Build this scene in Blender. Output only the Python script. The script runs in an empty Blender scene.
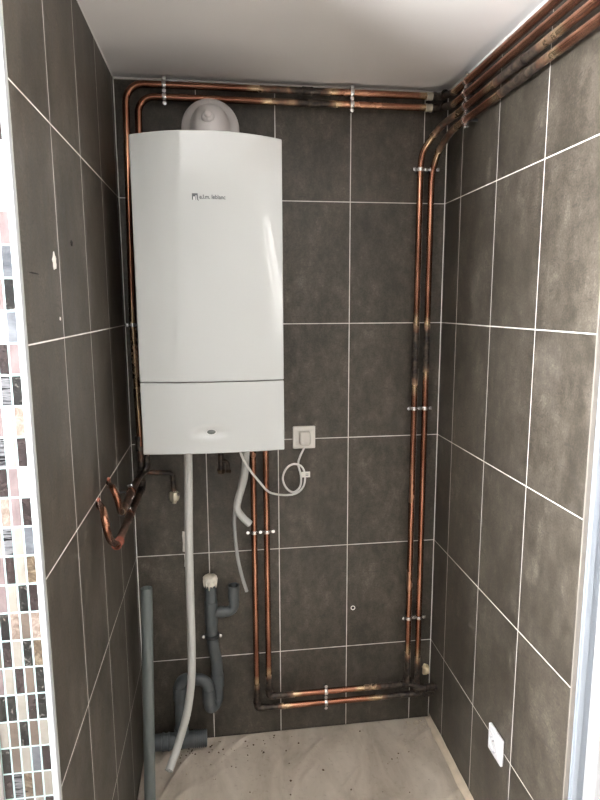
import bpy, bmesh, math, random
from mathutils import Vector, Matrix, noise
PI = math.pi
S = bpy.context.scene
col = S.collection
random.seed(7)

# ------------------------------------------------------------------ camera, world, light, exposure
cd = bpy.data.cameras.new('camera'); cam = bpy.data.objects.new('camera', cd); col.objects.link(cam); S.camera = cam
cd.sensor_fit = 'HORIZONTAL'; cd.sensor_width = 36.0; cd.lens = 36.0*594.9974/600; cd.clip_start = 0.02
_r = Vector((0.99100621, -0.13374673, -0.00430104)); _u = Vector((0.02519025, 0.15488935, 0.98761062)); _f = Vector((0.1314235, 0.97883661, -0.15686542))
cam.matrix_world = Matrix(((_r.x, _u.x, -_f.x, 0.30599), (_r.y, _u.y, -_f.y, -2.0247), (_r.z, _u.z, -_f.z, 1.58968), (0, 0, 0, 1)))

w = bpy.data.worlds.new('world'); S.world = w; w.use_nodes = True
w.node_tree.nodes['Background'].inputs[0].default_value = (1.0, 0.98, 0.95, 1)
w.node_tree.nodes['Background'].inputs[1].default_value = 0.5
def area(name, loc, rot, sx, sy, power, color):
    l = bpy.data.lights.new(name, 'AREA'); l.shape = 'RECTANGLE'; l.size = sx; l.size_y = sy; l.energy = power; l.color = color
    o = bpy.data.objects.new(name, l); o.location = loc; o.rotation_euler = rot; col.objects.link(o); return o
# daylight from three windows of the camera's room, then an added fill lamp
area('daylight_rear_window', (-0.15, -4.36, 1.25), (PI/2, 0, 0), 1.9, 1.9, 4, (1.0, 0.98, 0.96))
area('daylight_left_window', (-1.16, -1.50, 1.70), (PI/2+0.52, 0, -PI/2), 0.78, 0.98, 860, (0.97, 0.98, 1.0))
area('daylight_right_window', (2.16, -2.90, 1.75), (PI/2, 0, PI/2), 0.8, 0.9, 26, (1.0, 0.97, 0.93))
area('added_fill_near_right', (2.16, -1.60, 1.70), (PI/2+0.50, 0, PI/2), 1.0, 0.98, 14, (1.0, 0.98, 0.95))  # added fill to brighten the left wall, not a known window
vs = S.view_settings; vs.view_transform = 'Standard'; vs.look = 'None'; vs.exposure = 0.0; vs.gamma = 1.0; vs.use_curve_mapping = False

# ------------------------------------------------------------------ material helpers
class NT:
    def __init__(s, name):
        s.m = bpy.data.materials.new(name); s.m.use_nodes = True; s.t = s.m.node_tree; s.n = s.t.nodes; s.b = s.n['Principled BSDF']
    def node(s, t, **k):
        x = s.n.new(t)
        for a, v in k.items(): setattr(x, a, v)
        return x
    def link(s, a, b): s.t.links.new(a, b)
    def math(s, op, a, b=None, c=None):
        x = s.node('ShaderNodeMath', operation=op)
        for i, v in enumerate((a, b, c)):
            if v is None: continue
            if isinstance(v, (int, float)): x.inputs[i].default_value = v
            else: s.link(v, x.inputs[i])
        return x.outputs[0]
    def vmath(s, op, a, b):
        x = s.node('ShaderNodeVectorMath', operation=op)
        for i, v in enumerate((a, b)):
            if isinstance(v, (tuple, list)): x.inputs[i].default_value = v
            else: s.link(v, x.inputs[i])
        return x.outputs[0]
    def co(s): return s.node('ShaderNodeTexCoord').outputs['Object']
    def noise(s, vec, scale, detail=4, rough=0.5, dist=0.0):
        x = s.node('ShaderNodeTexNoise'); s.link(vec, x.inputs['Vector'])
        x.inputs['Scale'].default_value = scale; x.inputs['Detail'].default_value = detail
        x.inputs['Roughness'].default_value = rough; x.inputs['Distortion'].default_value = dist
        return x.outputs[0]
    def ramp(s, fac, stops):
        x = s.node('ShaderNodeValToRGB'); s.link(fac, x.inputs[0]); e = x.color_ramp.elements
        while len(e) < len(stops): e.new(0.5)
        for q, (p, c) in zip(e, stops):
            q.position = p; q.color = (*c, 1) if len(c) == 3 else c
        return x.outputs[0]
    def rng(s, v, a, b, c=0.0, d=1.0):
        x = s.node('ShaderNodeMapRange'); s.link(v, x.inputs[0])
        for i, q in enumerate((a, b, c, d)): x.inputs[i+1].default_value = q
        return x.outputs[0]
    def mix(s, f, a, b, mode='MIX'):
        x = s.node('ShaderNodeMix', data_type='RGBA', blend_type=mode)
        for i, v in ((0, f), (6, a), (7, b)):
            if isinstance(v, (int, float)): x.inputs[i].default_value = v
            elif isinstance(v, tuple): x.inputs[i].default_value = (*v, 1)
            else: s.link(v, x.inputs[i])
        return x.outputs[2]
    def bump(s, h, strength, dist):
        x = s.node('ShaderNodeBump'); x.inputs['Strength'].default_value = strength; x.inputs['Distance'].default_value = dist
        s.link(h, x.inputs['Height']); s.link(x.outputs[0], s.b.inputs['Normal'])
    def set(s, **k):
        for a, v in k.items():
            i = s.b.inputs[a.replace('_', ' ')]
            if isinstance(v, (int, float)): i.default_value = v
            elif isinstance(v, tuple): i.default_value = (*v, 1)
            else: s.link(v, i)

def simple(name, c, rough=0.5, metal=0.0, spec=0.5, var=0.12, scale=18, bump=0.0, coat=0.0):
    t = NT(name); co = t.co(); n = t.noise(co, scale, 5)
    t.set(Base_Color=t.ramp(n, [(0.25, tuple(x*(1-var) for x in c)), (0.75, tuple(min(1, x*(1+var)) for x in c))]), Roughness=rough, Metallic=metal)
    t.b.inputs['Specular IOR Level'].default_value = spec
    if coat: t.b.inputs['Coat Weight'].default_value = coat
    if bump: t.bump(t.noise(co, scale*3, 4), bump, 0.002)
    return t.m

GROUT_V0, ROW = 1.93, 0.4016
def tile_mat(name, axis, off):
    t = NT(name); co = t.co(); sp = t.node('ShaderNodeSeparateXYZ'); t.link(co, sp.inputs[0])
    u = t.math('SUBTRACT', sp.outputs[axis], off); v = t.math('SUBTRACT', sp.outputs[2], GROUT_V0-4*ROW)
    du = t.math('PINGPONG', u, 0.125); dv = t.math('PINGPONG', v, ROW/2)
    d = t.math('MINIMUM', du, dv)
    wob = t.math('MULTIPLY', t.noise(co, 35, 3), 0.0012)
    d = t.math('ADD', d, wob)
    g = t.rng(d, 0.0014, 0.0025, 1.0, 0.0)
    iu = t.math('FLOOR', t.math('DIVIDE', u, 0.25)); iv = t.math('FLOOR', t.math('DIVIDE', v, ROW))
    cb = t.node('ShaderNodeCombineXYZ'); t.link(iu, cb.inputs[0]); t.link(iv, cb.inputs[1])
    wn = t.node('ShaderNodeTexWhiteNoise', noise_dimensions='3D'); t.link(cb.outputs[0], wn.inputs[0])
    cc = t.vmath('ADD', co, t.vmath('MULTIPLY', wn.outputs['Color'], (5, 5, 5)))
    st = t.vmath('MULTIPLY', cc, (1.0, 1.0, 0.62))
    n1 = t.noise(st, 6.5, 8, 0.66, 0.3); n2 = t.noise(st, 34, 7, 0.7, 0.2); n3 = t.noise(cc, 220, 3, 0.6)
    n = t.math('ADD', t.math('MULTIPLY', n1, 0.38), t.math('ADD', t.math('MULTIPLY', n2, 0.40), t.math('MULTIPLY', n3, 0.22)))
    c = t.ramp(n, [(0.32, (0.022, 0.0182, 0.0132)), (0.44, (0.043, 0.0362, 0.0272)), (0.55, (0.081, 0.069, 0.0535)), (0.68, (0.170, 0.149, 0.121))])
    wv = t.rng(wn.outputs['Value'], 0, 1, 0.90, 1.10)
    cw = t.node('ShaderNodeVectorMath', operation='SCALE'); t.link(c, cw.inputs[0]); t.link(wv, cw.inputs['Scale'])
    # fine dark scratches of the cement look
    scr = t.noise(t.vmath('MULTIPLY', cc, (16, 16, 50)), 1.6, 5, 0.75, 1.5)
    sm = t.rng(scr, 0.565, 0.62, 0.0, 0.55)
    c2 = t.mix(sm, cw.outputs[0], (0.035, 0.030, 0.027))
    dust = t.rng(t.noise(co, 2.3, 7, 0.7), 0.56, 0.78, 0.0, 0.16)
    c2 = t.mix(dust, c2, (0.34, 0.31, 0.28))
    gc = t.ramp(t.noise(co, 9, 4), [(0.3, (0.72, 0.68, 0.61)), (0.55, (0.90, 0.87, 0.82))])
    t.set(Base_Color=t.mix(g, c2, gc), Roughness=t.math('ADD', t.math('MULTIPLY', g, 0.3), t.rng(n2, 0.3, 0.7, 0.42, 0.56)))
    t.b.inputs['Specular IOR Level'].default_value = 0.45
    t.bump(t.math('SUBTRACT', t.math('MULTIPLY', n2, 0.35), g), 0.25, 0.0015)
    return t.m

def copper_mat(name, grime=0.35):
    t = NT(name); co = t.co()
    n1 = t.noise(co, 6, 3, 0.5, 0.2); n2 = t.noise(co, 60, 4, 0.55)
    a = t.node('ShaderNodeAttribute', attribute_name='soot_shade').outputs['Fac']
    base = t.ramp(n1, [(0.30, (0.19, 0.078, 0.046)), (0.48, (0.30, 0.135, 0.084)), (0.62, (0.42, 0.205, 0.130)), (0.78, (0.55, 0.31, 0.20))])
    # greenish / straw heat tint next to the soldered joints
    ring = t.math('MULTIPLY', t.rng(a, 0.24, 0.36), t.rng(a, 0.42, 0.6, 1.0, 0.0))
    base = t.mix(t.math('MULTIPLY', ring, 0.7), base, (0.62, 0.48, 0.30))
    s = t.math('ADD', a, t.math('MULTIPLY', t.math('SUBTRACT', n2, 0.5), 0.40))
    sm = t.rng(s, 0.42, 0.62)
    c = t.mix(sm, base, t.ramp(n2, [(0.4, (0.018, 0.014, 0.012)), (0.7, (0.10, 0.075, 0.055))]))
    sp = t.rng(t.noise(co, 9, 3, 0.5, 0.2), 0.52 - 0.08*grime, 0.85, 0.0, 0.5)
    c = t.mix(t.math('MULTIPLY', sp, grime*0.5), c, (0.10, 0.045, 0.03))
    t.set(Base_Color=c, Metallic=t.rng(sm, 0, 1, 0.92, 0.35), Roughness=t.math('ADD', t.rng(n1, 0.3, 0.7, 0.20, 0.28), t.math('MULTIPLY', sm, 0.25)))
    return t.m

M = {}
M['tile_back'] = tile_mat('tile_back', 0, 0.0)
M['tile_right'] = tile_mat('tile_right', 1, -0.1351)
M['tile_left'] = tile_mat('tile_left', 1, -0.0342)
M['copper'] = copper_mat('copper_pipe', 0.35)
M['copper_dark'] = copper_mat('copper_tarnished', 0.65)
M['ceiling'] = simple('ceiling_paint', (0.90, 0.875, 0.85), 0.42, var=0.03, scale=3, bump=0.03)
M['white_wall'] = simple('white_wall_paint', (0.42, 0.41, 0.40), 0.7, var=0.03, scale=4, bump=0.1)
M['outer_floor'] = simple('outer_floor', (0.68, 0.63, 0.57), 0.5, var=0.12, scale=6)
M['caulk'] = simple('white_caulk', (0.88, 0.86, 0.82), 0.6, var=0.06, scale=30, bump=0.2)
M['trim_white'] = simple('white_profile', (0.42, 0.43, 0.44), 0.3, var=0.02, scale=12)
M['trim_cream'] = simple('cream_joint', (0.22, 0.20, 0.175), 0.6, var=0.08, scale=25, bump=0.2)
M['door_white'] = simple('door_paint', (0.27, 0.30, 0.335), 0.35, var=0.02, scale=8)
M['boiler'] = simple('boiler_enamel', (0.51, 0.525, 0.51), 0.06, var=0.008, scale=6, spec=0.5, coat=0.3)
M['seam'] = simple('dark_seam', (0.10, 0.10, 0.09), 0.6)
M['body_grey'] = simple('boiler_casing', (0.62, 0.62, 0.60), 0.4, var=0.03)
M['logo'] = simple('logo_ink', (0.09, 0.10, 0.105), 0.5)
M['logo_light'] = simple('logo_light', (0.78, 0.78, 0.75), 0.4)
M['button'] = simple('button_grey', (0.12, 0.13, 0.12), 0.3, var=0.1)
M['flue'] = simple('flue_plastic', (0.68, 0.645, 0.63), 0.32, var=0.03, scale=9)
M['pvc'] = simple('grey_pvc', (0.075, 0.085, 0.088), 0.42, var=0.14, scale=12, bump=0.08)
M['pvc_light'] = simple('grey_pvc_light', (0.13, 0.15, 0.145), 0.36, var=0.08, scale=10)
M['dark_inside'] = simple('dark_inside', (0.015, 0.015, 0.015), 0.8)
M['hose'] = simple('grey_hose', (0.52, 0.52, 0.49), 0.4, var=0.04, scale=14)
M['hose_thin'] = simple('thin_hose', (0.36, 0.36, 0.35), 0.4, var=0.05, scale=20)
M['cable'] = simple('white_cable', (0.80, 0.78, 0.75), 0.4, var=0.03)
M['plastic_white'] = simple('white_plastic', (0.88, 0.85, 0.79), 0.35, var=0.02)
M['plastic_bright'] = simple('bright_plastic', (0.84, 0.84, 0.85), 0.35, var=0.02)
M['plug_grey'] = simple('plug_plastic', (0.66, 0.63, 0.57), 0.4, var=0.03)
M['zinc'] = simple('zinc', (0.72, 0.72, 0.72), 0.25, metal=1.0, var=0.12, scale=60)
M['black_rubber'] = simple('black_rubber', (0.02, 0.02, 0.022), 0.6)
M['plaster'] = simple('cream_plaster', (0.70, 0.58, 0.38), 0.85, var=0.15, scale=60, bump=0.6)
M['white_plaster'] = simple('white_plaster', (0.80, 0.77, 0.71), 0.85, var=0.1, scale=60, bump=0.6)
M['tape'] = simple('crumpled_tape', (0.74, 0.69, 0.60), 0.55, var=0.15, scale=90, bump=0.5)
M['crumb'] = simple('crumb_dark', (0.11, 0.07, 0.045), 0.85, var=0.4, scale=80)
M['crumb_light'] = simple('crumb_light', (0.55, 0.48, 0.38), 0.85, var=0.2, scale=80)
M['brass'] = simple('brass_old', (0.58, 0.53, 0.42), 0.42, metal=0.45, var=0.25, scale=50)
M['reddish'] = simple('red_primer', (0.33, 0.10, 0.065), 0.5, var=0.3, scale=60)
M['scratch'] = simple('scratch_black', (0.015, 0.013, 0.012), 0.8)
M['slat'] = simple('blind_slat', (0.78, 0.77, 0.74), 0.5, var=0.02)

def floor_film():
    t = NT('floor_film'); co = t.co()
    n = t.noise(t.vmath('MULTIPLY', co, (3.0, 1.2, 1)), 3.0, 7, 0.62, 0.6); n2 = t.noise(co, 60, 5, 0.6)
    c = t.ramp(n, [(0.3, (0.38, 0.325, 0.26)), (0.5, (0.51, 0.445, 0.365)), (0.7, (0.62, 0.55, 0.465))])
    c = t.mix(t.rng(n2, 0.58, 0.75, 0, 0.35), c, (0.20, 0.15, 0.11))
    t.set(Base_Color=c, Roughness=t.rng(n2, 0.3, 0.7, 0.40, 0.58)); t.b.inputs['Specular IOR Level'].default_value = 0.4
    t.bump(n2, 0.2, 0.001)
    return t.m
M['film'] = floor_film()
M['film_edge'] = simple('film_edge', (0.60, 0.51, 0.39), 0.55, var=0.14, scale=30, bump=0.3)

def glass_mat():
    t = NT('window_glass')
    t.set(Base_Color=(1, 1, 1), Roughness=0.02); t.b.inputs['Transmission Weight'].default_value = 1.0; t.b.inputs['IOR'].default_value = 1.0
    return t.m
M['glass'] = glass_mat()

def mosaic_mat(name, stops, scale, stretch=(1, 1, 1), rough=0.25, metal=0.0, dist=1.0):
    t = NT(name); co = t.vmath('MULTIPLY', t.co(), stretch)
    n = t.noise(co, scale, 7, 0.68, dist)
    t.set(Base_Color=t.ramp(n, stops), Roughness=rough, Metallic=metal)
    return t.m
MOS = {
 'c': mosaic_mat('mosaic_cream', [(0.3, (0.13, 0.118, 0.100)), (0.7, (0.165, 0.152, 0.132))], 30),
 'd': mosaic_mat('mosaic_dark_brown', [(0.3, (0.010, 0.007, 0.007)), (0.7, (0.026, 0.019, 0.018))], 40),
 'm': mosaic_mat('mosaic_mauve', [(0.3, (0.080, 0.060, 0.060)), (0.7, (0.115, 0.090, 0.088))], 25),
 't': mosaic_mat('mosaic_taupe', [(0.3, (0.050, 0.039, 0.031)), (0.7, (0.085, 0.066, 0.053))], 30),
 'b': mosaic_mat('mosaic_black_marble', [(0.40, (0.004, 0.004, 0.004)), (0.58, (0.012, 0.011, 0.010)), (0.70, (0.20, 0.19, 0.17))], 60, dist=2.0),
 'g': mosaic_mat('mosaic_gold_marble', [(0.35, (0.022, 0.015, 0.011)), (0.5, (0.060, 0.044, 0.028)), (0.68, (0.16, 0.13, 0.095))], 45, dist=1.8),
 'p': mosaic_mat('mosaic_pink_marble', [(0.3, (0.06, 0.042, 0.034)), (0.5, (0.12, 0.092, 0.075)), (0.7, (0.20, 0.17, 0.15))], 70, dist=1.5),
 's': mosaic_mat('mosaic_striped', [(0.42, (0.008, 0.008, 0.009)), (0.52, (0.16, 0.16, 0.165)), (0.62, (0.03, 0.03, 0.034))], 26, (0.5, 0.5, 9), 0.15, 0.3, 0.3),
 'y': mosaic_mat('mosaic_grey_glass', [(0.3, (0.04, 0.043, 0.048)), (0.7, (0.12, 0.125, 0.135))], 18, (1, 1, 2), 0.12, 0.2, 0.4),
}

# ------------------------------------------------------------------ object helpers
def link(name, bm, mats, parent=None, smooth=False, bevel=0.0, sharp=None):
    me = bpy.data.meshes.new(name); bmesh.ops.recalc_face_normals(bm, faces=bm.faces[:]); bm.to_mesh(me); bm.free()
    for m in (mats if isinstance(mats, (list, tuple)) else [mats]): me.materials.append(m)
    if smooth:
        for p in me.polygons: p.use_smooth = True
        if sharp is not None: me.set_sharp_from_angle(angle=math.radians(sharp))
    o = bpy.data.objects.new(name, me); col.objects.link(o)
    if parent is not None: o.parent = parent
    if bevel:
        b = o.modifiers.new('bevel', 'BEVEL'); b.width = bevel; b.segments = 3; b.limit_method = 'ANGLE'; b.angle_limit = math.radians(40)
    return o
def thing(name, label, cat, group=None, loc=(0, 0, 0)):
    o = bpy.data.objects.new(name, None); o.empty_display_size = 0.05; col.objects.link(o); o.location = loc
    return tag(o, label, cat, group)
def tag(o, label, cat, group=None, kind=None):
    o['label'] = label; o['category'] = cat
    if group: o['group'] = group
    if kind: o['kind'] = kind
    return o
def struct(o): o['kind'] = 'structure'; return o
def box(bm, a, b, mi=0):
    (x0, y0, z0), (x1, y1, z1) = a, b
    v = [bm.verts.new(p) for p in ((x0,y0,z0),(x1,y0,z0),(x1,y1,z0),(x0,y1,z0),(x0,y0,z1),(x1,y0,z1),(x1,y1,z1),(x0,y1,z1))]
    for f in ((0,3,2,1),(4,5,6,7),(0,1,5,4),(1,2,6,5),(2,3,7,6),(3,0,4,7)):
        bm.faces.new([v[i] for i in f]).material_index = mi
    return bm
def NB(): return bmesh.new()

def fillet(pts, rad, n=8):
    P = [Vector(p) for p in pts]; out = [P[0]]
    R = rad if isinstance(rad, (list, tuple)) else [rad]*(len(P)-2)
    for i in range(1, len(P)-1):
        a, b, c = P[i-1], P[i], P[i+1]; d1 = (a-b).normalized(); d2 = (c-b).normalized(); ang = d1.angle(d2)
        if ang > PI-0.02: out.append(b); continue
        t = min(R[i-1]/math.tan(ang/2), (a-b).length*0.49, (c-b).length*0.49); r = t*math.tan(ang/2)
        bis = (d1+d2).normalized(); cen = b + bis*(r/math.sin(ang/2)); s = b+d1*t; e = b+d2*t
        v1 = s-cen; v2 = e-cen; tot = v1.angle(v2); ax = v1.cross(v2).normalized()
        for k in range(n+1): out.append(cen + Matrix.Rotation(tot*k/n, 3, ax) @ v1)
    out.append(P[-1]); return out
def resample(P, step):
    out = [P[0]]
    for a, b in zip(P, P[1:]):
        L = (b-a).length; n = max(1, int(math.ceil(L/step)))
        for k in range(1, n+1): out.append(a.lerp(b, k/n))
    return out
def catmull(pts, n=10):
    P = [Vector(p) for p in pts]; P = [2*P[0]-P[1]] + P + [2*P[-1]-P[-2]]; out = []
    for i in range(1, len(P)-2):
        p0, p1, p2, p3 = P[i-1:i+3]
        for k in range(n):
            t = k/n; out.append(0.5*((2*p1)+(p2-p0)*t+(2*p0-5*p1+4*p2-p3)*t*t+(-p0+3*p1-3*p2+p3)*t**3))
    out.append(P[-2]); return out
def tube(bm, path, r, seg=16, cap=True, inner=None, rf=None):
    """closed tube swept along path; inner makes the two ends open (hollow mouths)"""
    P = [Vector(p) for p in path]; P = [p for i, p in enumerate(P) if i == 0 or (p-P[i-1]).length > 1e-6]
    T = []
    for i in range(len(P)):
        a = P[max(0, i-1)]; b = P[min(len(P)-1, i+1)]; T.append((b-a).normalized())
    n = T[0].orthogonal().normalized(); rings = []
    for i, (p, t) in enumerate(zip(P, T)):
        n = (n - t*n.dot(t)).normalized(); b = t.cross(n)
        rr = rf(i/(len(P)-1)) * r if rf else r
        rings.append([bm.verts.new(p + (n*math.cos(2*PI*k/seg) + b*math.sin(2*PI*k/seg))*rr) for k in range(seg)])
    for A, B in zip(rings, rings[1:]):
        for k in range(seg): bm.faces.new((A[k], A[(k+1) % seg], B[(k+1) % seg], B[k]))
    for R, p, t, s in ((rings[0], P[0], T[0], 1), (rings[-1], P[-1], T[-1], -1)):
        if inner:
            I = [bm.verts.new(p + (v.co-p)*(inner/r)) for v in R]; D = [bm.verts.new(p + (v.co-p)*(inner/r) + t*s*r*1.6) for v in R]
            for k in range(seg):
                bm.faces.new((R[k], R[(k+1) % seg], I[(k+1) % seg], I[k])); bm.faces.new((I[k], I[(k+1) % seg], D[(k+1) % seg], D[k]))
            bm.faces.new(D).material_index = 1
        elif cap: bm.faces.new(R)
    return bm
def lathe(bm, prof, org, ax, seg=28, mi=0):
    """prof: list of (radius, height) along axis ax from org"""
    ax = Vector(ax).normalized(); n = ax.orthogonal().normalized(); b = ax.cross(n); org = Vector(org); rings = []
    for r, h in prof:
        if r < 1e-6: rings.append([bm.verts.new(org+ax*h)])
        else: rings.append([bm.verts.new(org+ax*h+(n*math.cos(2*PI*k/seg)+b*math.sin(2*PI*k/seg))*r) for k in range(seg)])
    for A, B in zip(rings, rings[1:]):
        for k in range(seg):
            k2 = (k+1) % seg
            if len(A) == 1 and len(B) == 1: continue
            if len(A) == 1: f = (A[0], B[k2], B[k])
            elif len(B) == 1: f = (A[k], A[k2], B[0])
            else: f = (A[k], A[k2], B[k2], B[k])
            bm.faces.new(f).material_index = mi
    return bm
def put_soot_shade(o, spots, base=0.0):
    me = o.data; at = me.attributes.new('soot_shade', 'FLOAT', 'POINT'); vals = []
    for v in me.vertices:
        s = base
        for (c, wd, k) in spots:
            d = (v.co-Vector(c)).length/wd; s = max(s, k*math.exp(-d*d))
        vals.append(s)
    at.data.foreach_set('value', vals)

# ------------------------------------------------------------------ the setting
CZ = 2.286; RX = 1.08; RE = -0.8815; LE = -1.0246
struct(link('wall_back', box(NB(), (-0.1, 0, -0.02), (RX+0.12, 0.12, CZ)), M['tile_back']))
struct(link('wall_right', box(NB(), (RX, RE, -0.02), (RX+0.12, 0, CZ)), M['tile_right']))
struct(link('wall_left', box(NB(), (-0.09, LE, -0.02), (0, 0, CZ)), M['tile_left']))
struct(link('ceiling', box(NB(), (-1.7, -4.3, CZ), (2.6, 0.12, CZ+0.1)), M['ceiling']))
struct(link('floor', box(NB(), (-1.7, -4.3, -0.12), (2.6, 0.12, -0.02)), M['outer_floor']))
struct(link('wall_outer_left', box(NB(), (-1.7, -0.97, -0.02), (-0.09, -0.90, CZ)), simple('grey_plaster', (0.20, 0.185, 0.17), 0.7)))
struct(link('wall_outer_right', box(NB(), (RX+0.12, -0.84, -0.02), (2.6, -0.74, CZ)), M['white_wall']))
# rear wall, left and right walls of the room the camera stands in, each with a window opening
def wall_hole(name, plane, at, th, u0, u1, h0, h1, v0, v1):
    bm = NB()
    def seg(a, b, c, d):
        if plane == 'y': box(bm, (a, at, c), (b, at+th, d))
        else: box(bm, (at, a, c), (at+th, b, d))
    seg(u0, h0, -0.02, CZ); seg(h1, u1, -0.02, CZ); seg(h0, h1, -0.02, v0); seg(h0, h1, v1, CZ)
    struct(link(name, bm, M['white_wall']))
def window(name, plane, at, h0, h1, v0, v1):
    bm = NB(); f = 0.05
    def seg(a, b, c, d, t=0.03):
        if plane == 'y': box(bm, (a, at-t, c), (b, at+t, d))
        else: box(bm, (at-t, a, c), (at+t, b, d))
    m = (h0+h1)/2
    for a, b in ((h0, h0+f), (m-f/2, m+f/2), (h1-f, h1)): seg(a, b, v0, v1)
    seg(h0, h1, v0, v0+f); seg(h0, h1, v1-f, v1)
    fr = struct(link(name, bm, M['trim_white']))
    g = NB()
    if plane == 'y': box(g, (h0+f, at-0.003, v0+f), (h1-f, at+0.003, v1-f))
    else: box(g, (at-0.003, h0+f, v0+f), (at+0.003, h1-f, v1-f))
    link('glass', g, M['glass'], fr)
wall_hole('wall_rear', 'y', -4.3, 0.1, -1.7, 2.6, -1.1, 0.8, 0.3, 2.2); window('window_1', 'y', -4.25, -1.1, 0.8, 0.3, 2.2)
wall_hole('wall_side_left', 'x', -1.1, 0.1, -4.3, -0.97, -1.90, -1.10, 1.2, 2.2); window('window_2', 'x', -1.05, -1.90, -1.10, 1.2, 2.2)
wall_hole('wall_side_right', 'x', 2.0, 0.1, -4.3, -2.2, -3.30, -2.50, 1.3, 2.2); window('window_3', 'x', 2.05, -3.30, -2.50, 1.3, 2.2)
wall_hole('wall_near_right', 'x', 2.0, 0.1, -2.2, -0.84, -2.10, -1.10, 1.2, 2.2); window('added_fill_window', 'x', 2.05, -2.10, -1.10, 1.2, 2.2)  # this unseen window opening is added to go with the near right fill
bm = NB()
z = 1.31
while z < 2.17:
    v = [bm.verts.new(p) for p in ((1.965, -3.31, z), (1.965, -2.49, z), (1.99, -2.49, z+0.024), (1.99, -3.31, z+0.024))]; bm.faces.new(v)
    z += 0.05
bl = thing('window_blind', 'pale slatted blind hanging in front of the far right window', 'blind')
o = link('slats', bm, M['slat'], bl); sm = o.modifiers.new('th', 'SOLIDIFY'); sm.thickness = 0.0015
link('head_rail', box(NB(), (1.958, -3.32, 2.185), (1.998, -2.48, 2.22)), M['slat'], bl)

# caulk beads and grout fillets along the corners
def bead(name, a, b, r, mat='caulk'):
    bm = NB(); tube(bm, resample([Vector(a), Vector(b)], 0.05), r, 8)
    for v in bm.verts: v.co += Vector((noise.noise(v.co*40), noise.noise(v.co*40+Vector((9,0,0))), noise.noise(v.co*40+Vector((0,9,0)))))*r*0.3
    return struct(link(name, bm, M[mat], smooth=True))
bead('trim_1', (0, -0.001, CZ-0.001), (RX, -0.001, CZ-0.001), 0.0035)
bead('trim_2', (RX-0.001, 0, CZ-0.001), (RX-0.001, RE, CZ-0.001), 0.005)
bead('trim_3', (0.001, LE, CZ-0.001), (0.001, 0, CZ-0.001), 0.0020)
bead('trim_4', (0.0, -0.0, 0.0), (0.0, -0.0, CZ), 0.0024)
bead('trim_5', (RX, -0.0, 0.0), (RX, -0.0, CZ), 0.0024)

# niche end on the left: white tile profile and the mosaic-clad wall end
bm = NB(); box(bm, (-0.0085, LE-0.010, 0), (0.002, LE+0.002, CZ-0.001)); struct(link('trim_6', bm, M['trim_white'], bevel=0.002))
bm = NB(); box(bm, (-0.0005, LE+0.002, 0), (0.0018, LE+0.0055, CZ-0.001)); struct(link('trim_7', bm, simple('grey_joint', (0.42, 0.42, 0.38), 0.5)))
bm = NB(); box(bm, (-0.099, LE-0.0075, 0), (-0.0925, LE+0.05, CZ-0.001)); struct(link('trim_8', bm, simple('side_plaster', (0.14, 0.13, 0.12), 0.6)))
rows = ['dcmtb', 'ycscd', 'gcdmt', 'dbcmt', 'ptpbc', 'gbcdt', 'btdcm', 'bdcbb', 'ctbtc', 'dyctb', 'ctgsd', 'dctcb', 'ddmtc', 'ctbdc', 'gdcmt', 'cbtdc', 'dmcgb']   # downwards from z 1.3258
rows_up = ['dmpcb', 'cmdtb', 'dcsmt', 'pcmdt', 'bsctd', 'mdcbt', 'ycdmt', 'bmcty', 'ycdmb', 'mdtcb', 'cybdt', 'cmtdb', 'dcmbt']   # upwards; right-hand tile first
order = list('cdmtbgpsy'); bm = NB(); PZ = 0.05055; PX = 0.0168
g = box(NB(), (-0.0925, LE-0.0050, 0), (-0.0085, LE, CZ-0.001))
mos = struct(link('wall_mosaic_end', g, simple('mosaic_grout', (0.28, 0.39, 0.38), 0.7, var=0.04)))
ZM = 1.2294          # top edge of the second listed row
k = 0; z = ZM + 20*PZ
rr = random.Random(3)
while z > 0.05:
    r_ = k - 19
    s = rows[r_] if 0 < r_ < len(rows) else rows_up[-r_] if -len(rows_up) < r_ <= 0 else ''.join(rr.choice('ccddmtbgpsy') for _ in range(5))
    for j in range(5):
        x1 = -0.0100 - j*PX; x0 = x1 - PX + 0.0030
        if x0 < -0.0925: x0 = -0.0922
        zt = min(z - 0.0016, CZ-0.003); zb = z - PZ + 0.0016
        if zb < zt: box(bm, (x0, LE-0.0054, zb), (x1, LE-0.0040, zt), order.index(s[j]))
    z -= PZ; k += 1
link('mosaic_tiles', bm, [MOS[q] for q in order], mos)

# niche end on the right: cream joint and white door frame
bm = NB(); box(bm, (RX-0.0015, RE-0.004, 0), (RX+0.010, RE+0.001, CZ-0.001)); struct(link('trim_9', bm, M['trim_cream'], bevel=0.001))
bm = NB(); box(bm, (RX+0.010, RE-0.008, 0), (RX+0.044, RE, CZ-0.001)); box(bm, (RX+0.012, RE-0.014, 0), (RX+0.026, RE-0.008, CZ-0.001))
fr = struct(link('trim_10', bm, M['door_white'], bevel=0.0015))
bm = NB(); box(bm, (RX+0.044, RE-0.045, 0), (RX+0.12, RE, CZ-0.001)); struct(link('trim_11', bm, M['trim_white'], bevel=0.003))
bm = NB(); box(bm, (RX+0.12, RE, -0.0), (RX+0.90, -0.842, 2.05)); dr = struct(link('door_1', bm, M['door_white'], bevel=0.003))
bm = NB(); tube(bm, fillet([(RX+0.85, RE, 1.0), (RX+0.85, RE-0.05, 1.0), (RX+0.74, RE-0.05, 1.0)], 0.01), 0.009); link('door_handle', bm, M['zinc'], dr, smooth=True)

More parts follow.
